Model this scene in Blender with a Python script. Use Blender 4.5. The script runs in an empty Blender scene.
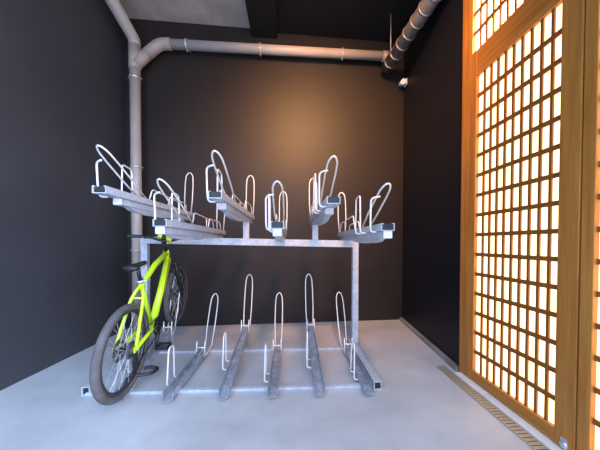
import bpy, bmesh, math, random
from mathutils import Vector, Matrix
random.seed(7)
PI = math.pi
C = bpy.context.scene.collection
S = bpy.context.scene

# ------------------------------------------------------------ camera
cam_d = bpy.data.cameras.new('camera')
cam = bpy.data.objects.new('camera', cam_d)
C.objects.link(cam)
cam_d.sensor_width = 36
cam_d.lens = 36 * 230 / 600
cam_d.shift_y = 22 / 600
cam_d.clip_start = 0.02
cam.location = (0, 0, 1.22)
cam.rotation_euler = (math.radians(89), 0, math.radians(-2.5))
S.camera = cam

# ------------------------------------------------------------ world, light, exposure
w = bpy.data.worlds.new('sky')
S.world = w
w.use_nodes = True
nt = w.node_tree
for n in list(nt.nodes):
    nt.nodes.remove(n)
wo = nt.nodes.new('ShaderNodeOutputWorld')
wb = nt.nodes.new('ShaderNodeBackground')
tc = nt.nodes.new('ShaderNodeTexCoord')
sx = nt.nodes.new('ShaderNodeSeparateXYZ')
cr = nt.nodes.new('ShaderNodeValToRGB')
# street side: dull facades low down, open sky above them
cr.color_ramp.elements[0].position = 0.16
cr.color_ramp.elements[0].color = (0.11, 0.11, 0.115, 1)
cr.color_ramp.elements[1].position = 0.50
cr.color_ramp.elements[1].color = (0.64, 0.88, 1.36, 1)
nt.links.new(tc.outputs['Generated'], sx.inputs[0])
nt.links.new(sx.outputs['Z'], cr.inputs[0])
# extra blue glow added on the door side to light the left wall
cr2 = nt.nodes.new('ShaderNodeValToRGB')
cr2.color_ramp.elements[0].position = 0.40
cr2.color_ramp.elements[0].color = (0, 0, 0, 1)
cr2.color_ramp.elements[1].position = 0.72
cr2.color_ramp.elements[1].color = (3.4, 4.2, 6.2, 1)
ad = nt.nodes.new('ShaderNodeMix')
ad.data_type = 'RGBA'
ad.blend_type = 'ADD'
ad.inputs[0].default_value = 1.0
nt.links.new(sx.outputs['X'], cr2.inputs[0])
nt.links.new(cr.outputs[0], ad.inputs[6])
nt.links.new(cr2.outputs[0], ad.inputs[7])
nt.links.new(ad.outputs[2], wb.inputs[0])
nt.links.new(wb.outputs[0], wo.inputs[0])
wb.inputs[1].default_value = 3.8
# daylight portal filling the open front of the bay (guides sampling, gives off no light itself)
pd = bpy.data.lights.new('portal', 'AREA')
pd.shape = 'RECTANGLE'
pd.size = 4.2
pd.size_y = 4.4
pd.cycles.is_portal = True
po = bpy.data.objects.new('portal', pd)
C.objects.link(po)
po.location = (-0.45, -1.02, 2.22)
po.rotation_euler = (math.radians(90), 0, 0)
# added warm spot, no known source, washing the upper back wall
ld = bpy.data.lights.new('added_warm_spot', 'SPOT')
ld.energy = 560
ld.color = (1.0, 0.47, 0.18)
ld.spot_size = math.radians(94)
ld.spot_blend = 1.0
ld.shadow_soft_size = 0.22
lo_ = bpy.data.objects.new('added_warm_spot', ld)
C.objects.link(lo_)
lo_.location = (0.45, 0.8, 4.0)
lo_.rotation_euler = (Vector((0.60, 3.5, 2.35)) - lo_.location).to_track_quat('-Z', 'Y').to_euler()
S.view_settings.view_transform = 'Standard'
S.view_settings.look = 'None'
S.view_settings.gamma = 1
S.view_settings.use_curve_mapping = False
S.view_settings.exposure = 0.85
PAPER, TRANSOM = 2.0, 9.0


# ------------------------------------------------------------ materials
def mat(name, col, rough=0.5, metal=0.0, spec=0.5, noise=None, bump=None, coat=0.0):
    """noise = (scale xyz, second colour, lo, hi); bump = (scale, strength)"""
    m = bpy.data.materials.new(name)
    m.use_nodes = True
    t = m.node_tree
    p = t.nodes['Principled BSDF']
    p.inputs['Base Color'].default_value = (*col, 1)
    p.inputs['Roughness'].default_value = rough
    p.inputs['Metallic'].default_value = metal
    p.inputs['Specular IOR Level'].default_value = spec
    p.inputs['Coat Weight'].default_value = coat
    if noise or bump:
        co = t.nodes.new('ShaderNodeTexCoord')
    if noise:
        mp = t.nodes.new('ShaderNodeMapping')
        mp.inputs['Scale'].default_value = noise[0]
        nz = t.nodes.new('ShaderNodeTexNoise')
        nz.inputs['Scale'].default_value = 1.0
        nz.inputs['Detail'].default_value = 6
        nz.inputs['Roughness'].default_value = 0.6
        rp = t.nodes.new('ShaderNodeValToRGB')
        rp.color_ramp.elements[0].position = noise[2]
        rp.color_ramp.elements[0].color = (*col, 1)
        rp.color_ramp.elements[1].position = noise[3]
        rp.color_ramp.elements[1].color = (*noise[1], 1)
        t.links.new(co.outputs['Object'], mp.inputs[0])
        t.links.new(mp.outputs[0], nz.inputs['Vector'])
        t.links.new(nz.outputs[0], rp.inputs[0])
        t.links.new(rp.outputs[0], p.inputs['Base Color'])
    if bump:
        n2 = t.nodes.new('ShaderNodeTexNoise')
        n2.inputs['Scale'].default_value = bump[0]
        n2.inputs['Detail'].default_value = 5
        bp = t.nodes.new('ShaderNodeBump')
        bp.inputs['Strength'].default_value = bump[1]
        bp.inputs['Distance'].default_value = 0.01
        t.links.new(co.outputs['Object'], n2.inputs['Vector'])
        t.links.new(n2.outputs[0], bp.inputs['Height'])
        t.links.new(bp.outputs[0], p.inputs['Normal'])
    return m


M = {}
M['wall'] = mat('charcoal_paint', (0.0150, 0.0108, 0.0092), 0.52, spec=0.4,
                noise=((1.2, 1.2, 1.2), (0.0180, 0.0130, 0.0110), 0.4, 0.65), bump=(9, 0.06))
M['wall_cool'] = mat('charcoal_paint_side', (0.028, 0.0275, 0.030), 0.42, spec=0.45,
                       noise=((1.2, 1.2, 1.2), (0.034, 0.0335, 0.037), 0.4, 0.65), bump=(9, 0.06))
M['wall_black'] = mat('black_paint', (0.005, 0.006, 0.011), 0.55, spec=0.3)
M['soffit'] = mat('black_soffit_paint', (0.012, 0.011, 0.011), 0.7, spec=0.2)
M['concrete'] = mat('raw_concrete', (0.34, 0.30, 0.26), 0.9, spec=0.2,
                    noise=((3, 3, 3), (0.50, 0.44, 0.38), 0.35, 0.7), bump=(16, 0.9))
M['floor'] = mat('screed', (0.34, 0.355, 0.365), 0.34, spec=0.4,
                 noise=((1.1, 1.5, 1), (0.50, 0.515, 0.525), 0.35, 0.68), bump=(6, 0.04))
M['ground'] = mat('outdoor_paving', (0.22, 0.22, 0.22), 0.8, noise=((2, 2, 2), (0.28, 0.28, 0.27), 0.4, 0.6))
M['curb'] = mat('grey_curb', (0.16, 0.16, 0.165), 0.6, noise=((4, 4, 4), (0.22, 0.22, 0.22), 0.4, 0.6))
M['wood'] = mat('orange_timber', (0.35, 0.128, 0.021), 0.45, spec=0.4,
                noise=((30, 30, 1.6), (0.51, 0.215, 0.042), 0.35, 0.68))
M['wood_h'] = mat('orange_timber_rail', (0.35, 0.128, 0.021), 0.45, spec=0.4,
                  noise=((30, 1.6, 30), (0.50, 0.205, 0.04), 0.35, 0.68))
M['lattice'] = mat('lattice_timber', (0.24, 0.085, 0.016), 0.5, spec=0.3)
M['gap'] = mat('dark_gap', (0.03, 0.018, 0.008), 0.8)
M['sill'] = mat('stone_sill', (0.74, 0.70, 0.62), 0.5, noise=((6, 6, 6), (0.8, 0.76, 0.68), 0.4, 0.6))
M['grate'] = mat('bronze_grate', (0.44, 0.36, 0.25), 0.45, metal=0.3)
M['pit'] = mat('drain_pit', (0.035, 0.03, 0.025), 0.9)
M['pipe'] = mat('grey_plastic_pipe', (0.36, 0.325, 0.29), 0.4, noise=((3, 3, 3), (0.40, 0.36, 0.325), 0.4, 0.6))
M['pipe_joint'] = mat('pipe_joint', (0.34, 0.28, 0.235), 0.42)
M['duct'] = mat('lagged_pipe', (0.11, 0.10, 0.095), 0.5, noise=((9, 9, 9), (0.17, 0.155, 0.145), 0.4, 0.65), bump=(30, 0.4))
M['ring'] = mat('duct_band', (0.34, 0.32, 0.30), 0.35, metal=0.5)
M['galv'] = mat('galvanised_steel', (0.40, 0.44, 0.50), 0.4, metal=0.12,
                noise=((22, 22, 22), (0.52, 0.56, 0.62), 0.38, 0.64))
M['galv_dark'] = mat('dark_galvanised_steel', (0.23, 0.255, 0.30), 0.38, metal=0.2,  # darker steel for the lower trays
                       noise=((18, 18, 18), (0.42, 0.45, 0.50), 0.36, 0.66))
M['wire'] = mat('bright_wire', (0.74, 0.735, 0.73), 0.4, metal=0.2)
M['plug'] = mat('pale_plastic', (0.62, 0.63, 0.66), 0.5)
M['black'] = mat('black_plastic', (0.012, 0.013, 0.015), 0.45)
M['blackm'] = mat('black_anodised', (0.018, 0.018, 0.02), 0.3, metal=0.3)
M['rubber'] = mat('dusty_tyre', (0.085, 0.08, 0.08), 0.8, spec=0.2, noise=((14, 14, 14), (0.115, 0.105, 0.105), 0.4, 0.65), bump=(90, 0.6))
M['rim'] = mat('black_rim', (0.03, 0.03, 0.033), 0.35)
M['dark_steel'] = mat('dark_steel', (0.16, 0.16, 0.17), 0.35, metal=0.6)
M['steel'] = mat('spoke_steel', (0.62, 0.63, 0.66), 0.3, metal=0.6)
M['lime'] = mat('lime_paint', (0.56, 0.84, 0.02), 0.3, coat=0.3)
M['white'] = mat('white_plastic', (0.75, 0.75, 0.74), 0.5)

# backlit paper: it glows because daylight stands behind it
pm = bpy.data.materials.new('backlit_paper')
pm.use_nodes = True
t = pm.node_tree
for n in list(t.nodes):
    t.nodes.remove(n)
o_ = t.nodes.new('ShaderNodeOutputMaterial')
em = t.nodes.new('ShaderNodeEmission')
tcn = t.nodes.new('ShaderNodeTexCoord')
nz = t.nodes.new('ShaderNodeTexNoise')
nz.inputs['Scale'].default_value = 5
rp = t.nodes.new('ShaderNodeValToRGB')
rp.color_ramp.elements[0].position = 0.35
rp.color_ramp.elements[0].color = (1.0, 0.58, 0.28, 1)
rp.color_ramp.elements[1].position = 0.65
rp.color_ramp.elements[1].color = (1.0, 0.64, 0.34, 1)
t.links.new(tcn.outputs['Object'], nz.inputs['Vector'])
t.links.new(nz.outputs[0], rp.inputs[0])
t.links.new(rp.outputs[0], em.inputs[0])
em.inputs[1].default_value = PAPER
t.links.new(em.outputs[0], o_.inputs[0])
M['paper'] = pm
M['paper_top'] = pm.copy()          # extra glow added to the transoms to warm the upper walls
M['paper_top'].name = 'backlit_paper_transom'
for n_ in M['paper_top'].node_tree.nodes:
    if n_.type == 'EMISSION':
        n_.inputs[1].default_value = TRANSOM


# ------------------------------------------------------------ mesh helpers
class MB:
    def __init__(self):
        self.v, self.f, self.smooth = [], [], []

    def add(self, vs, fs, smooth=False):
        n = len(self.v)
        self.v += [tuple(p) for p in vs]
        for f in fs:
            self.f.append([i + n for i in f])
            self.smooth.append(smooth)
        return self

    def box(self, x0, x1, y0, y1, z0, z1, bev=0.0):
        if bev <= 0:
            vs = [(x, y, z) for z in (z0, z1) for y in (y0, y1) for x in (x0, x1)]
            return self.add(vs, [(0, 2, 3, 1), (4, 5, 7, 6), (0, 1, 5, 4), (2, 6, 7, 3), (0, 4, 6, 2), (1, 3, 7, 5)])
        b = bmesh.new()
        bmesh.ops.create_cube(b, size=1)
        for q in b.verts:
            q.co = Vector(((x0 + x1) / 2 + q.co.x * (x1 - x0), (y0 + y1) / 2 + q.co.y * (y1 - y0), (z0 + z1) / 2 + q.co.z * (z1 - z0)))
        bmesh.ops.bevel(b, geom=b.edges[:], offset=bev, segments=2, profile=0.5, affect='EDGES')
        return self.addbm(b)

    def addbm(self, b, smooth=False, mx=None):
        b.verts.index_update()
        vs = [(mx @ q.co) if mx else q.co.copy() for q in b.verts]
        fs = [[q.index for q in f.verts] for f in b.faces]
        b.free()
        return self.add(vs, fs, smooth)

    def prism(self, prof, y0, y1, axis='y'):
        """prof: closed (x, z) outline swept from y0 to y1"""
        n = len(prof)
        mk = (lambda a, c, y: (a, y, c)) if axis == 'y' else (lambda a, c, y: (y, a, c))
        vs = [mk(a, c, y0) for a, c in prof] + [mk(a, c, y1) for a, c in prof]
        fs = [(i, (i + 1) % n, n + (i + 1) % n, n + i) for i in range(n)]
        fs += [list(range(n))[::-1], list(range(n, 2 * n))]
        return self.add(vs, fs)

    def tube(self, pts, r, seg=10, closed=False, caps=True):
        P = [Vector(p) for p in pts]
        n = len(P)
        rs = r if isinstance(r, (list, tuple)) else [r] * n
        T = []
        for i in range(n):
            a = P[(i - 1) % n] if (closed or i > 0) else P[i]
            b = P[(i + 1) % n] if (closed or i < n - 1) else P[i]
            T.append((b - a).normalized())
        u = T[0].orthogonal().normalized()
        rings = []
        for i in range(n):
            u = (u - T[i] * u.dot(T[i]))
            u = u.normalized() if u.length > 1e-6 else T[i].orthogonal().normalized()
            v = T[i].cross(u)
            rings.append([P[i] + (u * math.cos(2 * PI * k / seg) + v * math.sin(2 * PI * k / seg)) * rs[i] for k in range(seg)])
        vs = [q for ring in rings for q in ring]
        fs = []
        for i in range(n if closed else n - 1):
            j = (i + 1) % n
            off = 0
            if closed and j == 0:
                off = min(range(seg), key=lambda s: (rings[0][s] - rings[-1][0]).length)
            for k in range(seg):
                k2 = (k + 1) % seg
                fs.append((i * seg + k, i * seg + k2, j * seg + (k2 + off) % seg, j * seg + (k + off) % seg))
        self.add(vs, fs, True)
        if caps and not closed:
            self.add(rings[0], [list(range(seg))[::-1]])
            self.add(rings[-1], [list(range(seg))])
        return self

    def lathe(self, prof, centre, axis, seg=40, closed=False):
        """prof: (radius, along) pairs revolved about axis through centre"""
        A = Vector(axis).normalized()
        u = A.orthogonal().normalized()
        v = A.cross(u)
        c = Vector(centre)
        m = len(prof)
        vs = []
        for k in range(seg):
            d = u * math.cos(2 * PI * k / seg) + v * math.sin(2 * PI * k / seg)
            vs += [c + d * r + A * h for r, h in prof]
        fs = []
        for k in range(seg):
            k2 = (k + 1) % seg
            for i in range(m if closed else m - 1):
                j = (i + 1) % m
                fs.append((k * m + i, k2 * m + i, k2 * m + j, k * m + j))
        return self.add(vs, fs, True)

    def build(self, name, material, parent=None):
        me = bpy.data.meshes.new(name)
        me.from_pydata(self.v, [], self.f)
        me.polygons.foreach_set('use_smooth', self.smooth)
        b = bmesh.new()
        b.from_mesh(me)
        bmesh.ops.remove_doubles(b, verts=b.verts[:], dist=1e-6)
        bmesh.ops.recalc_face_normals(b, faces=b.faces[:])
        b.to_mesh(me)
        b.free()
        me.materials.append(material)
        o = bpy.data.objects.new(name, me)
        C.objects.link(o)
        if parent:
            o.parent = parent
        return o


def fillet(pts, r, n=5, closed=False):
    P = [Vector(p) for p in pts]
    out = []
    m = len(P)
    for i in range(m):
        if not closed and i in (0, m - 1):
            out.append(P[i])
            continue
        a, b, c = P[(i - 1) % m], P[i], P[(i + 1) % m]
        d1, d2 = (a - b), (c - b)
        q = min(r, d1.length * 0.49, d2.length * 0.49)
        p1, p2 = b + d1.normalized() * q, b + d2.normalized() * q
        for k in range(n + 1):
            s = k / n
            out.append(p1 * (1 - s) ** 2 + b * 2 * s * (1 - s) + p2 * s * s)
    return out


def thing(name, label, cat, loc=(0, 0, 0), rot=(0, 0, 0), group=None):
    o = bpy.data.objects.new(name, None)
    o.empty_display_size = 0.1
    C.objects.link(o)
    o.location = loc
    o.rotation_euler = rot
    o['label'] = label
    o['category'] = cat
    if group:
        o['group'] = group
    return o


def struct(name, mb, m, parent=None):
    o = mb.build(name, m, parent)
    if not parent:
        o['kind'] = 'structure'
    return o


# ------------------------------------------------------------ the bay: floor, walls, ceiling
LB, LF = (-2.309, 3.385), (-2.557, -1.0)          # left wall, back and front
RB, RM = (1.784, 3.573), (1.62, 2.075)           # right wall, back corner and door jamb
TOP = 4.375
DX = 1.585                                       # inner face of the lattice doors
YF = -1.0


def slab(a, b, z0, z1, out, th):
    """upright wall between plan points a and b; thickness th on the side `out`"""
    a, b = Vector((*a, 0)), Vector((*b, 0))
    o = Vector((*out, 0)).normalized() * th
    vs = []
    for z in (z0, z1):
        for p in (a, b, b + o, a + o):
            vs.append((p.x, p.y, z))
    return MB().add(vs, [(0, 3, 2, 1), (4, 5, 6, 7), (0, 1, 5, 4), (1, 2, 6, 5), (2, 3, 7, 6), (3, 0, 4, 7)])


struct('floor', MB().box(-2.75, 1.95, YF, 3.8, -0.12, 0), M['floor'])
struct('ground', MB().box(-30, 30, -40, YF, -0.14, -0.02), M['ground'])
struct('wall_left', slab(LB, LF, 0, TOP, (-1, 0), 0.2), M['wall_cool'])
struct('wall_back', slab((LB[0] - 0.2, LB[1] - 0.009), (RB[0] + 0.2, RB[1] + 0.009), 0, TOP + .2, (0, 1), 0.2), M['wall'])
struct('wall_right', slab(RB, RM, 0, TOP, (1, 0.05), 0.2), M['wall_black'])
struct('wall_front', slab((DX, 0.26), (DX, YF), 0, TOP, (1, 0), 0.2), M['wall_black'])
struct('ceiling', MB().box(-2.75, -0.56, YF, 3.6, TOP, TOP + 0.2), M['concrete'])
struct('trim_1', MB().box(-0.56, -0.185, YF, 3.6, 4.25, TOP + 0.2), M['soffit'])      # dropped beam
struct('trim_2', MB().box(-0.185, 1.95, YF, 3.65, 4.336, TOP + 0.2), M['soffit'])      # dark soffit
# low grey curb along the foot of the right wall
cu = MB()
cu.add([(RB[0], RB[1], 0), (RM[0], RM[1] + .02, 0), (RM[0] - .05, RM[1] + .02, 0), (RB[0] - .05, RB[1], 0),
        (RB[0], RB[1], .035), (RM[0], RM[1] + .02, .035), (RM[0] - .045, RM[1] + .02, .03), (RB[0] - .045, RB[1], .03)],
       [(0, 1, 2, 3), (4, 7, 6, 5), (0, 4, 5, 1), (1, 5, 6, 2), (2, 6, 7, 3), (3, 7, 4, 0)])
struct('baseboard_right', cu, M['curb'])

# ------------------------------------------------------------ lattice doors and the lights above
PITCH_Y, PITCH_Z = 0.0608, 0.1690


def lattice(root, ya, yb, z0, z1, paper):
    """timber grid and the paper behind it, opening ya > yb"""
    v = MB()
    n = int(round((ya - yb) / PITCH_Y))
    for i in range(1, n):
        y = ya - (ya - yb) * i / n
        v.box(DX + .018, DX + .030, y - .0078, y + .0078, z0, z1)
    v.build('upright_bars', M['lattice'], root)
    h = MB()
    k = int(round((z1 - z0) / PITCH_Z))
    for i in range(1, k):
        z = z0 + (z1 - z0) * i / k
        h.box(DX + .016, DX + .028, yb, ya, z - .015, z + .015)
    h.build('cross_bars', M['lattice'], root)
    MB().box(DX + .031, DX + .035, yb, ya, z0, z1).build('paper_pane', M[paper], root)


def leaf(name, ya, yb, oa, ob):
    """door leaf from ya (far) to yb (near); lattice opening oa..ob"""
    root = bpy.data.objects.new(name, None)
    C.objects.link(root)
    root['kind'] = 'structure'
    MB().box(DX, DX + .05, oa, ya, 0.018, 2.86, .003).build('stile', M['wood'], root)
    MB().box(DX, DX + .05, yb, ob, 0.018, 2.86, .003).build('stile', M['wood'], root)
    MB().box(DX + .002, DX + .05, ob, oa, 0.018, .108, .003).build('bottom_rail', M['wood_h'], root)
    MB().box(DX + .002, DX + .05, ob, oa, 2.643, 2.86, .003).build('top_rail', M['wood_h'], root)
    lattice(root, oa, ob, .108, 2.643, 'paper')
    return root


d1 = leaf('door_1', 2.075, 1.196, 1.915, 1.297)
d2 = leaf('door_2', 1.188, 0.30, 1.133, 0.525)
lk = MB().lathe([(0, -.012), (.012, -.012), (.019, -.008), (.019, .0)], (DX, 1.245, .052), (1, 0, 0), 20)
lk.box(DX - .004, DX, 1.228, 1.262, .028, .09, .002)
lk.build('floor_bolt', M['steel'], d1)
for nm, ya, yb, oa, ob in (('window_1', 2.075, 1.196, 1.962, 1.232), ('window_2', 1.188, 0.30, 1.133, 0.403)):
    root = bpy.data.objects.new(nm, None)
    C.objects.link(root)
    root['kind'] = 'structure'
    fr = MB()
    fr.box(DX, DX + .05, oa, ya, 2.86, TOP)
    fr.box(DX, DX + .05, yb, ob, 2.86, TOP)
    fr.box(DX, DX + .05, ob, oa, 3.874, TOP)
    fr.build('window_frame', M['wood'], root)
    lattice(root, oa, ob, 2.862, 3.876, 'paper_top')
struct('trim_3', MB().box(DX + .012, DX + .05, 1.186, 1.198, .018, TOP), M['gap'])       # seam between leaves
struct('trim_4', MB().box(DX - .058, DX + .06, .26, 2.06, 0, .016, .004), M['sill'])     # pale threshold
struct('trim_5', MB().box(DX + .05, DX + .2, .26, 2.075, 0, TOP).box(DX, DX + .05, .26, .30, 0, TOP), M['wall_black'])

# linear drain in the floor along the threshold
dr = thing('floor_drain', 'long narrow slotted brown drain grate in the floor along the lattice doors', 'drain', (1.485, 1.2, 0))
MB().box(-.048, .036, -.9, .98, .0005, .003).build('drain_channel', M['pit'], dr)
g = MB()
g.box(-.050, -.042, -.9, .98, .001, .008)
g.box(.030, .038, -.9, .98, .001, .008)
y = -.88
while y < .97:
    g.box(-.042, .030, y, y + .019, .002, .007)
    y += .028
g.build('grate', M['grate'], dr)

# ------------------------------------------------------------ drainpipe in the back left corner
dp = thing('drainpipe', 'grey plastic drainpipe rising in the back corner with a branch across the back wall', 'pipe', (-2.095, 3.25, 0))


def rel(p, o=dp):
    return Vector(p) - o.location


R1 = .064
vx, vy = -2.095, 3.25
MB().tube([rel((vx, vy, 0.0)), rel((vx, vy, 3.70))], R1, 24).build('riser_pipe', M['pipe'], dp)
wye = MB()
wye.tube([rel((vx, vy, 3.56)), rel((vx, vy, 3.90))], R1 + .007, 24)
wye.tube([rel((vx, vy, 3.62)), rel((vx + .16, vy + .02, 3.80))], R1 + .004, 24)
wye.build('branch_fitting', M['pipe_joint'], dp)
MB().tube(fillet([rel((vx, vy, 3.88)), rel((vx, vy, 3.96)), rel((vx - .06, vy - .70, 4.28)), rel((vx - .07, vy - 1.9, 4.28))], .12, 8), R1 * 1.12, 24).build('upper_pipe', M['pipe'], dp)
e = fillet([rel((vx + .14, vy + .018, 3.78)), rel((vx + .31, vy + .04, 3.955)), rel((vx + .46, vy + .046, 3.962))], .14, 8)
MB().tube(e, R1 + .006, 24).build('elbow', M['pipe_joint'], dp)
ba, bb = Vector((vx + .42, vy + .045, 3.962)), Vector((1.46, 3.435, 4.012))
MB().tube([rel(ba), rel(bb)], R1 - .004, 24).build('branch_pipe', M['pipe'], dp)
for q in (0.99,):
    c = ba.lerp(bb, q)
    MB().tube([rel(c - Vector((.05, 0, 0))), rel(c + Vector((.05, 0, 0)))], R1 + .004, 24).build('coupling', M['pipe_joint'], dp)


def clip(c, ax, out):
    k = MB()
    c, ax, out = Vector(c), Vector(ax), Vector(out)
    k.lathe([(R1 - .002, -.011), (R1 + .007, -.011), (R1 + .007, .011), (R1 - .002, .011)], rel(c), ax, 28, True)
    s = ax.cross(out).normalized()
    for sg in (-1, 1):
        k.tube([rel(c + s * sg * R1), rel(c + s * sg * (R1 + .028))], .007, 8)
    k.tube([rel(c + out * R1), rel(c + out * (R1 + .07))], .006, 8)
    k.build('pipe_clip', M['steel'], dp)


for z in (3.45, 2.25, 1.12):
    clip((vx, vy, z), (0, 0, 1), (0, 1, 0))
for q in (.08, .40, .78):
    clip(ba.lerp(bb, q), (1, 0, 0), (0, 1, 0))

# ------------------------------------------------------------ dark banded pipe under the soffit, right
du = thing('banded_pipe', 'dark lagged pipe with metal bands running under the ceiling beside the black right wall', 'pipe', (1.47, 3.42, 3.86))
a_, b_ = Vector((1.452, 3.43, 3.85)), Vector((1.56, 2.1, 3.85))
L = (b_ - a_).length
ax = (b_ - a_).normalized()
MB().tube([rel(a_, du), rel(b_, du)], .085, 24).build('lagging', M['duct'], du)
k = 0.10
while k < L:
    c = a_ + ax * k
    tor = [(.085 + .009 * math.cos(u * PI / 4), .009 * math.sin(u * PI / 4)) for u in range(8)]
    MB().lathe(tor, rel(c, du), ax, 26, True).build('band', M['ring'], du)
    k += .155
c = a_ + ax * .30
MB().tube([rel((c.x - .10, c.y, 4.336), du), rel((c.x - .10, c.y, 3.85), du)], .008, 8).tube(
    [rel((c.x - .10, c.y, 3.855), du), rel((c.x - .05, c.y, 3.855), du)], .008, 8).build('hanger_rod', M['ring'], du)

# small white fixture on the right wall
wf = thing('wall_fixture', 'small white fixture high on the black right wall below the banded pipe', 'wall fixture', (1.755, 3.47, 3.66))
MB().box(-.005, .012, -.04, .04, -.045, .045, .004).build('back_plate', M['white'], wf)
MB().tube([(0, 0, 0), (-.05, 0, -.005), (-.055, -.0, -.01)], [.02, .02, .018], 12).build('arm', M['white'], wf)
MB().tube([(-.05, .05, .0), (-.055, -.06, -.02)], [.034, .036], 16).build('housing', M['white'], wf)

# ------------------------------------------------------------ two-tier bicycle rack
rk = thing('bike_rack', 'two-tier galvanised steel bicycle rack with six trays on each level on the grey floor', 'bike rack', (-0.43, 2.67, 0))
RO = Vector(rk.location)


def rr(p):
    return Vector(p) - RO


def tilt(x):                       # the beam drops slightly towards the right post
    return .030 - .019 * (x + 1.63)


PX = (-1.634, .764)
PY = 2.67
BZ0, BZ1 = 1.185, 1.262
bm = MB()
vs = []
for x in (PX[0] - .035, PX[1] + .035):
    for y in (PY - .03, PY + .03):
        for z in (BZ0, BZ1):
            vs.append(rr((x, y, z + tilt(x))))
bm.add(vs, [(0, 1, 3, 2), (4, 6, 7, 5), (0, 4, 5, 1), (2, 3, 7, 6), (1, 5, 7, 3), (0, 2, 6, 4)])
beam = bm.build('top_beam', M['galv'], rk)
x = -1.45
while x < .75:
    z = BZ0 + tilt(x)
    MB().lathe([(0, -.008), (.010, -.008), (.010, 0)], rr((x, PY - .03, z + .018)), (0, 1, 0), 10).build('bolt', M['steel'], beam)
    x += .26
for x in PX:
    MB().box(x - .035 - RO.x, x + .035 - RO.x, -.028, .028, .05, BZ0 + tilt(x), .004).build('post', M['galv'], rk)
for x, y0 in ((PX[0], 1.89), (PX[1] - .035, 1.86)):
    f = MB()
    xa, xb = x - .032 - RO.x, x + .032 - RO.x
    ya, yb = y0 - RO.y, 2.74 - RO.y
    f.box(xa, xb, ya, yb, 0, .006).box(xa, xb, ya, yb, .062, .068).box(xa, xa + .006, ya, yb, .006, .062).box(xb - .006, xb, ya, yb, .006, .062)
    f.box(xa, xb, yb - .006, yb, 0, .068)
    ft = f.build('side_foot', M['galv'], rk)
    MB().box(xa + .006, xb - .006, ya + .012, ya + .02, .006, .062).build('open_end_shade', M['black'], ft)  # black plate painted in as the shade inside the open tube end
for y in (1.905, 2.60):
    MB().box(PX[0] - RO.x, PX[1] - .03 - RO.x, y - .02 - RO.y, y + .02 - RO.y, 0, .022, .003).build('cross_rail', M['galv'], rk)


def channel(mb, wd, ht, y0, y1, z=0.0, th=.005, lip=0.0, x=0.0):
    a = wd / 2
    prof = [(-a, 0), (a, 0), (a, ht)]
    if lip:
        prof += [(a - lip, ht), (a - lip, ht - th), (a - th, ht - th), (a - th, th), (-a + th, th), (-a + th, ht - th), (-a + lip, ht - th), (-a + lip, ht)]
    else:
        prof += [(a - th, ht), (a - th, th), (-a + th, th), (-a + th, ht)]
    prof += [(-a, ht)]
    mb.prism([(x + p, z + q) for p, q in prof], y0, y1)
    return mb


WR = .0066       # wire radius


def hoop_pts(hw, base, top, lean=0.6):
    """narrow loop between two feet; base/top are (y, z)"""
    by, bz = base
    ty, tz = top
    P = []
    for s in (0, .35, .72):
        q = hw * (.80 + .20 * min(1, s / .35))
        P.append((-q, by + (ty - by) * s, bz + (tz - bz) * s))
    for k in range(1, 8):
        an = PI - PI * k / 8
        s = .80 + .20 * math.sin(an)
        P.append((hw * .98 * math.cos(an) * (1 if k not in () else 1), by + (ty - by) * s, bz + (tz - bz) * s))
    for s in (.72, .35, 0):
        q = hw * (.80 + .20 * min(1, s / .35))
        P.append((q, by + (ty - by) * s, bz + (tz - bz) * s))
    return P


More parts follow.
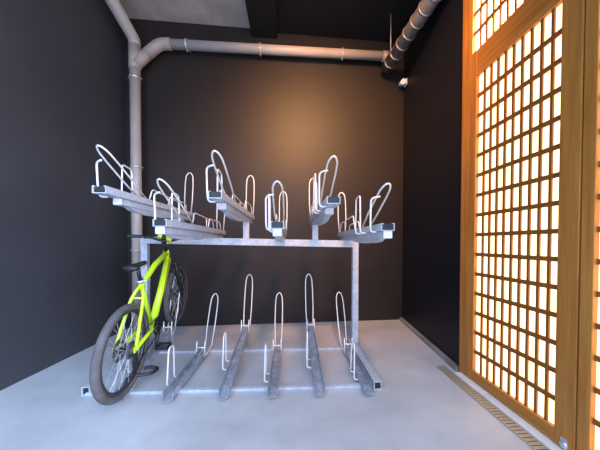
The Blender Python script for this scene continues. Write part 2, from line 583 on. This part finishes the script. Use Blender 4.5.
# --- lower tracks: local frame, origin at the front end on the floor
def lower_track(x, y0, high, rotz=0.0):
    sl = .172 if high else 0.0
    ln = 0.98 if high else .78
    root = None
    c = MB()
    channel(c, .080, .056, 0, ln, .024)
    # turned-up front lip with clipped corners
    c.add([(-.040, 0, .024), (.040, 0, .024), (.030, -.026, .0225), (-.030, -.026, .0225),
           (-.040, 0, .029), (.040, 0, .029), (.030, -.026, .0265), (-.030, -.026, .0265)],
          [(0, 1, 2, 3), (4, 7, 6, 5), (0, 4, 5, 1), (1, 5, 6, 2), (2, 6, 7, 3), (3, 7, 4, 0)])
    c.v = [(p[0], p[1], p[2] + sl * max(0, p[1])) for p in c.v]
    t_ = c.build('lower_tray', M['galv_dark'], rk)
    t_.location = rr((x, y0, 0))
    t_.rotation_euler = (0, 0, rotz)
    zz = lambda y: sl * max(0, y) + .024
    # side loop with two feet turned in under the tray
    ya, yb, ox = (.27, .38, -.086) if high else (.15, .27, -.080)
    h = fillet([(-.045, ya, zz(ya) + .02), (ox, ya, zz(ya) + .02), (ox + .006, ya + .02, zz(ya) + .315), (ox + .006, yb - .02, zz(yb) + .315), (ox, yb, zz(yb) + .02), (-.045, yb, zz(yb) + .02)], .035, 5)
    MB().tube(h, WR, 10).build('side_loop', M['wire'], t_)
    # wheel stop: two short uprights and a bar
    st = MB()
    ys = ln - .13
    for sx_ in (-.042, .042):
        st.tube([(sx_, ys, zz(ys) + .002), (sx_, ys + .015, zz(ys) + .165)], WR, 8)
    st.tube([(-.042, ys + .009, zz(ys) + .10), (.042, ys + .009, zz(ys) + .10)], WR, 8)
    st.build('wheel_stop', M['wire'], t_)
    # tall front-wheel hoop behind the tray
    if high:
        b, tp = (ln - .03, zz(ln) + .0), (1.17, .82)
    else:
        b, tp = (.885, .045), (1.15, .585)
    P = hoop_pts(.044, b, tp)
    P = [(-.040, ln - .10, zz(ln - .10) + .006)] + P + [(.040, ln - .10, zz(ln - .10) + .006)]
    MB().tube(P, WR, 10).build('wheel_hoop', M['wire'], t_)
    if high:
        lg = MB()
        for yl in (ln - .08,):
            lg.box(-.040, -.035, yl - .03, yl + .03, .0, zz(yl), 0)
            lg.box(.035, .040, yl - .03, yl + .03, .0, zz(yl), 0)
            lg.box(-.04, .04, yl - .03, yl + .03, .0, .006, 0)
        lg.build('tray_leg', M['galv'], t_)
    return t_




def strap(t_):
    """black rubber loop across the occupied tray, behind the rear wheel"""
    z = .172 * .25 + .055
    P = fillet([(-.045, .16, z - .01), (.02, .155, z + .02), (.135, .215, z), (.15, .30, z), (.07, .29, z + .02), (-.045, .25, z)], .03, 5)
    MB().tube(P, .014, 10).build('rubber_strap', M['black'], t_)


LX = (-1.300, -.935, -.515, -.137, .240, .632)
for i, x in enumerate(LX):
    tray = lower_track(x, 1.79 if i != 1 else 1.775, i in (0, 2, 4), math.radians(5.4) if i == 0 else 0)
    if i == 0:
        strap(tray)


# --- upper trays: local frame, origin at the front end, z = underside of the support tube
def upper_tray(x, z, high):
    y0 = 1.54 - .044 * x
    t_root = MB()
    CH = .052                                   # channel sits this far up
    channel(t_root, .090, .050, 0, 1.42, CH, .005, lip=.014)
    t_ = t_root.build('upper_tray', M['galv'], rk)
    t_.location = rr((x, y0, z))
    MB().box(-.040, .040, .012, .020, CH + .005, CH + .048).build('opening_shade', M['black'], t_)  # black plate stands in for the shade inside the open channel end
    ys = .16 if high else .0
    sb = MB()
    sb.box(-.030, .030, ys + .006, 1.36, 0.0, CH - .001, .004)
    # curved stiffener plate below the tube
    prof = [(ys + .10, 0.0), (ys + .14, -.018), (ys + .22, -.030), (ys + .36, -.036), (ys + .62, -.030), (ys + .86, 0.0)]
    if not high:
        prof = [(ys + .10, 0.0), (ys + .14, -.018), (ys + .24, -.030), (ys + .42, -.032), (ys + .66, -.026), (ys + .84, 0.0)]
    sb.prism([(a, b) for a, b in prof], -.022, .022, axis='x')
    sb.build('support_tube', M['galv'], t_)
    MB().box(-.030, .030, ys, ys + .008, 0.002, CH - .003, .003).build('end_cap', M['plug'], t_)
    zc = CH + .050
    # front guard: foot, upright, top bar running in to the hoop
    g_ = fillet([(-.03, .11, CH - .004), (-.080, .11, CH - .004), (-.085, .10, CH + .05), (-.085, .09, zc + .185), (-.030, .06, zc + .19)], .03, 5)
    MB().tube(g_, WR, 10).build('front_guard', M['wire'], t_)
    # square side guard
    s_ = fillet([(-.03, .33, CH - .003), (-.086, .33, CH - .003), (-.086, .34, zc + .255), (-.086, .45, zc + .245), (-.086, .465, CH - .003), (-.03, .465, CH - .003)], .03, 5)
    MB().tube(s_, WR, 10).build('side_guard', M['wire'], t_)
    # big hoop leaning out over the front end
    P = hoop_pts(.037, (.46, zc - .002), (.0, zc + .265))
    MB().tube(P, WR, 10).build('leaning_hoop', M['wire'], t_)
    # long low rail along the far half, with uprights
    lo = MB()
    lo.tube(fillet([(-.047, .62, zc - .004), (-.047, .68, zc + .13), (-.047, 1.20, zc + .10), (-.047, 1.25, zc - .004)], .03, 4), WR * .9, 8)
    lo.tube([(-.047, 1.0, zc + .105), (-.047, 1.0, zc - .004)], WR * .9, 8)
    lo.tube(fillet([(.047, .78, zc - .004), (.047, .82, zc + .09), (.047, 1.16, zc + .08), (.047, 1.20, zc - .004)], .03, 4), WR * .9, 8)
    lo.build('low_rail', M['wire'], t_)
    # tall narrow hoop at the far end
    P = hoop_pts(.048, (1.34, zc - .005), (1.40, zc + .51))
    MB().tube(P, WR, 10).build('wheel_hoop', M['wire'], t_)
    return t_


UX = (-1.272, -.870, -.500, -.085, .292, .655)
for i, x in enumerate(UX):
    hi = i in (0, 2, 4)
    zb = (1.478 - .026 * (x + 1.3) if hi else BZ1 + .001) + tilt(x)
    upper_tray(x, zb, hi)
    if hi:
        MB().box(x - .033 - RO.x, x + .033 - RO.x, -.026, .026, BZ1 + tilt(x), zb - .0, .003).build('riser', M['galv'], rk)

# ------------------------------------------------------------ bicycle in the leftmost lower tray
bk = thing('bicycle', 'lime yellow mountain bike parked with both wheels in the leftmost lower rack tray', 'bicycle')
BR_, BP, BH = math.radians(2.0), math.radians(9.76), math.radians(6.8)
# origin: rear-wheel contact point in the tray
bk.rotation_mode = 'XYZ'
mx = Matrix.Rotation(BH, 4, 'Z') @ Matrix.Rotation(BP, 4, 'X') @ Matrix.Rotation(BR_, 4, 'Y')
bk.rotation_euler = mx.to_euler('XYZ')
bk.location = (-1.290, 1.875, .046)
WRAD = .353
AX_R, AX_F = Vector((0, 0, WRAD)), Vector((0, 1.115, WRAD))


def wheel(name, c, rear):
    tr = .028
    prof = [(WRAD - tr + tr * math.cos(2 * PI * k / 14), tr * math.sin(2 * PI * k / 14)) for k in range(14)]
    ty = MB().lathe(prof, c, (1, 0, 0), 72, True)
    wroot = ty.build(name, M['rubber'], bk)
    ri = WRAD - 2 * tr
    MB().lathe([(ri + .008, -.014), (ri + .004, .014), (ri - .016, .011), (ri - .020, 0), (ri - .016, -.011)], c, (1, 0, 0), 72, True).build('rim', M['rim'], wroot)
    sp = MB()
    N = 28
    for k in range(N):
        a = 2 * PI * k / N
        sd = 1 if k % 2 else -1
        off = (1 if (k // 2) % 2 else -1) * .75
        p0 = c + Vector((sd * .030, .024 * math.cos(a + off), .024 * math.sin(a + off)))
        p1 = c + Vector((sd * .004, (ri - .016) * math.cos(a), (ri - .016) * math.sin(a)))
        sp.tube([p0, p1], .0017, 5, caps=False)
    sp.build('spokes', M['steel'], wroot)
    hw = .066 if rear else .05
    MB().lathe([(0, -hw), (.010, -hw), (.012, -.034), (.028, -.034), (.028, -.028), (.015, -.022), (.015, .022), (.028, .028), (.028, .034), (.012, .036), (.010, hw), (0, hw)], c, (1, 0, 0), 24).build('hub', M['blackm'], wroot)
    MB().lathe([(.050, -.043), (.088, -.043), (.088, -.041), (.050, -.041)], c, (1, 0, 0), 36, True).tube(
        [c + Vector((-.042, -.05, 0)), c + Vector((-.042, .05, 0))], .004, 6).tube([c + Vector((-.042, 0, -.05)), c + Vector((-.042, 0, .05))], .004, 6).build('brake_rotor', M['dark_steel'], wroot)
    if rear:
        ca = MB()
        for q, r_ in enumerate((.066, .058, .050, .043, .036, .030, .025)):
            xq = .036 + q * .0038
            ca.lathe([(.012, xq), (r_, xq), (r_, xq + .002), (.012, xq + .002)], c, (1, 0, 0), 30, True)
        ca.build('cassette', M['dark_steel'], wroot)
    return wroot


wheel('rear_wheel', AX_R, True)
wheel('front_wheel', AX_F, False)
V = Vector
BBk = V((0, .430, .312))
HT, HB = V((0, .842, .955)), V((0, .888, .845))
SJ = V((0, .295, .790))
fr = MB()
fr.tube([HT + (HB - HT) * -.08, HB + (HB - HT) * .12], .027, 18)
fr.tube([HB + V((0, -.004, .02)), BBk.lerp(HB, .55) + V((0, .012, -.006)), BBk + V((0, .01, .005))], [.031, .036, .034], 18)
fr.tube([HT + V((0, 0, -.02)), SJ.lerp(HT, .5) + V((0, 0, .006)), SJ + V((0, .0, -.02))], [.027, .026, .021], 18)
fr.tube([BBk, SJ + (SJ - BBk).normalized() * .025], .0185, 16)
fr.tube([BBk + V((-.040, 0, 0)), BBk + V((.040, 0, 0))], .025, 18)
for s in (-1, 1):
    dq = AX_R + V((s * .072, .008, .005))
    fr.tube(fillet([BBk + V((s * .030, -.015, 0)), V((s * .050, .315, .332)), dq], .06, 6), .0155, 12)
    fr.tube(fillet([SJ + V((s * .012, .0, -.025)), V((s * .045, .225, .690)), V((s * .066, .07, .462)), dq], .07, 6), .0130, 12)
    fr.box(s * .072 - .006, s * .072 + .006, -.022, .03, WRAD - .02, WRAD + .028, .004)
fr.tube([V((-.046, .222, .683)), V((.046, .222, .683))], .008, 10)
frame = fr.build('frame', M['lime'], bk)
# dark lettering-like stripe is left off; cables along the frame
cb = MB()
cb.tube([V((.033, .86, .915)), V((.036, .66, .58)), V((.036, .47, .34)), V((.06, .25, .31)), V((.082, .03, .34))], .003, 6)
cb.tube([V((-.030, .85, .93)), V((-.030, .58, .875)), V((-.024, .32, .785)), V((-.05, .21, .66)), V((-.075, .05, .43))], .003, 6)
cb.build('cables', M['black'], bk)

# fork
sa = (HT - HB).normalized()
fk = MB()
fk.tube([HB + sa * -.005, HB - sa * .035], .026, 16)
cr_ = HB - sa * .035
fk.tube([cr_ + V((-.066, .006, 0)), cr_ + V((.066, .006, 0))], .021, 14)
for s in (-1, 1):
    top = cr_ + V((s * .064, .008, .012))
    bot = V((s * .060, 1.100, WRAD + .0))
    fk.tube([top, top.lerp(bot, .40), top.lerp(bot, .42), bot + V((0, -.0, .01)), bot + V((0, .008, -.02))], [.016, .016, .023, .020, .013], 14)
fk.tube(fillet([cr_.lerp(V((0, 1.10, WRAD)), .45) + V((-.064, 0, 0)), cr_.lerp(V((0, 1.10, WRAD)), .30) + V((0, .02, .03)), cr_.lerp(V((0, 1.10, WRAD)), .45) + V((.064, 0, 0))], .05, 6), .011, 10)
fk.build('fork', M['blackm'], bk)
# headset, spacers, stem
hs = HT + sa * .008
MB().tube([hs, hs + sa * .115], .021, 16).build('headset', M['blackm'], bk)
st0 = hs + sa * .105
stem = MB()
stem.tube([st0 - sa * .012, st0 + sa * .040], .024, 16)
stem.tube([st0 + sa * .028, st0 + sa * .055 + V((-.012, .075, .03))], [.022, .021], 16)
stem_o = stem.build('stem', M['blackm'], bk)
sc_ = MB()
sc_.tube([st0 + V((-.066, .035, .075)), st0 + V((-.02, .045, .055)), st0 + V((.052, .06, .012))], [.026, .031, .024], 14)
sc_.tube([st0 + V((.0, .04, .02)), st0 + V((.0, .05, .05))], .02, 12)
sc_.build('stem_pad', M['lime'], stem_o)
hc = st0 + V((0, .055, .012))
hb = MB()
hb.tube(fillet([hc + V((-.345, -.05, .045)), hc + V((-.16, -.012, .036)), hc + V((-.055, 0, 0)), hc + V((.055, 0, 0)), hc + V((.16, -.012, .036)), hc + V((.345, -.05, .045))], .05, 6), .0135, 14)
hbar = hb.build('handlebar', M['blackm'], bk)
for s in (-1, 1):
    d_ = V((s * .185, -.038, .009)).normalized()
    en = hc + V((s * .348, -.0505, .045))
    MB().tube([en, en - d_ * .01, en - d_ * .125, en - d_ * .13], [.017, .018, .016, .013], 14).build('grip', M['black'], hbar)
    lv = en - d_ * .165
    MB().tube(fillet([lv, lv + V((0, .045, -.008)), lv + d_ * .10 + V((0, .060, -.022))], .02, 5), .006, 8).tube([lv + V((-.012, 0, 0)), lv + V((.012, 0, 0))], .020, 12).build('brake_lever', M['blackm'], hbar)
cbl = MB()
for s in (-1, 1):
    cbl.tube(fillet([hc + V((s * .21, .03, .03)), hc + V((s * .10, .14, .02)), hc + V((s * .01, .10, -.08)), HT + V((s * .03, .03, -.04))], .08, 6), .003, 6)
cbl.build('brake_cable', M['black'], hbar)

# seat post and saddle
sd = (SJ - BBk).normalized()
MB().tube([SJ + sd * .01, SJ + sd * .145], .0145, 14).build('seat_post', M['blackm'], bk)
sc = MB().lathe([(.017, -.014), (.026, -.014), (.026, .014), (.017, .014)], SJ + sd * .022, sd, 20, True)
sc.tube([SJ + sd * .022 + V((.024, -.01, 0)), SJ + sd * .022 + V((.06, .035, .0))], .008, 8)
sc.build('seat_clamp', M['steel'], bk)
sp_ = SJ + sd * .17
saddle = MB()
rows = [(-.118, .052, .016), (-.095, .060, .026), (-.04, .050, .022), (.02, .032, .016), (.08, .022, .014), (.13, .018, .008), (.142, .008, .0)]
vs, fs = [], []
nn = 12
for yy, hw, zt in rows:
    for k in range(nn):
        a = 2 * PI * k / nn
        zz_ = math.sin(a)
        vs.append(sp_ + V((hw * math.cos(a), yy, zt - .01 + (.018 if zz_ > 0 else .022) * zz_)))
for i in range(len(rows) - 1):
    for k in range(nn):
        fs.append((i * nn + k, i * nn + (k + 1) % nn, (i + 1) * nn + (k + 1) % nn, (i + 1) * nn + k))
fs += [list(range(nn))[::-1], [(len(rows) - 1) * nn + k for k in range(nn)]]
saddle.add(vs, fs, True)
sdo = saddle.build('saddle', M['black'], bk)
rl = MB()
for s in (-1, 1):
    rl.tube(fillet([sp_ + V((s * .022, -.10, -.008)), sp_ + V((s * .022, -.05, -.030)), sp_ + V((s * .022, .05, -.030)), sp_ + V((s * .012, .12, -.008))], .02, 4), .0035, 6)
rl.build('saddle_rails', M['steel'], sdo)

# cranks, chainring, pedals, chain, derailleur
cx = .052
ck = MB()
ck.lathe([(.060, cx - .002), (.082, cx - .002), (.086, cx), (.082, cx + .002), (.060, cx + .002)], BBk, (1, 0, 0), 40, True)
for k in range(4):
    a = k * PI / 2 + .4
    ck.tube([BBk + V((cx, 0, 0)), BBk + V((cx, .066 * math.cos(a), .066 * math.sin(a)))], .007, 8)
ck.tube([BBk + V((-.075, 0, 0)), BBk + V((.075, 0, 0))], .015, 14)
ca_ = math.radians(-132)
cd = V((0, math.cos(ca_), math.sin(ca_)))
pr = BBk + V((.080, 0, 0)) + cd * .182
pl_ = BBk + V((-.080, 0, 0)) - cd * .182
ck.tube([BBk + V((.072, 0, 0)), pr], [.017, .012], 12)
ck.tube([BBk + V((-.072, 0, 0)), pl_], [.017, .012], 12)
crank = ck.build('crankset', M['blackm'], bk)


def pedal(c, s):
    p = MB()
    x0, x1 = (0.012, .125) if s > 0 else (-.125, -.012)
    for y in (-.048, .034):
        p.box(c.x + x0, c.x + x1, c.y + y, c.y + y + .014, c.z - .011, c.z + .011, .003)
    for xx in (x0, x1 - .014):
        p.box(c.x + xx, c.x + xx + .014, c.y - .048, c.y + .048, c.z - .011, c.z + .011, .003)
    p.tube([c + V((0, 0, 0)), c + V((x1 if s > 0 else x0, 0, 0))], .008, 10)
    p.build('pedal', M['black'], crank)


pedal(pr, 1)
pedal(pl_, -1)
ch = MB()
dcx = .050
dj = AX_R + V((dcx, .01, -.115))
loop = []
for k in range(9):
    a = PI / 2 - PI * k / 8
    loop.append(BBk + V((dcx, .084 * math.cos(a), .084 * math.sin(a))))
loop += [dj + V((0, .045, -.055)), dj + V((0, .02, -.075)), dj + V((0, -.005, -.03)), dj + V((0, .025, .005)), AX_R + V((dcx, .035, -.045))]
for k in range(5):
    a = -PI * .7 - PI * .8 * k / 4
    loop.append(AX_R + V((dcx, .05 * math.cos(a), .05 * math.sin(a))))
ch.tube(loop, .0045, 6, closed=True)
ch.build('chain', M['blackm'], bk)
de = MB()
de.box(.060, .078, -.03, .02, WRAD - .10, WRAD - .015, .005)
de.box(.044, .058, -.012, .055, WRAD - .205, WRAD - .095, .006)
for q in ((0, .02, -.125), (0, .03, -.185)):
    c_ = AX_R + V(q)
    de.lathe([(0, .045), (.018, .045), (.018, .057), (0, .057)], c_, (1, 0, 0), 16)
de.build('derailleur', M['blackm'], bk)
# bend the handle cluster only through the parent: all parts follow the bicycle's root
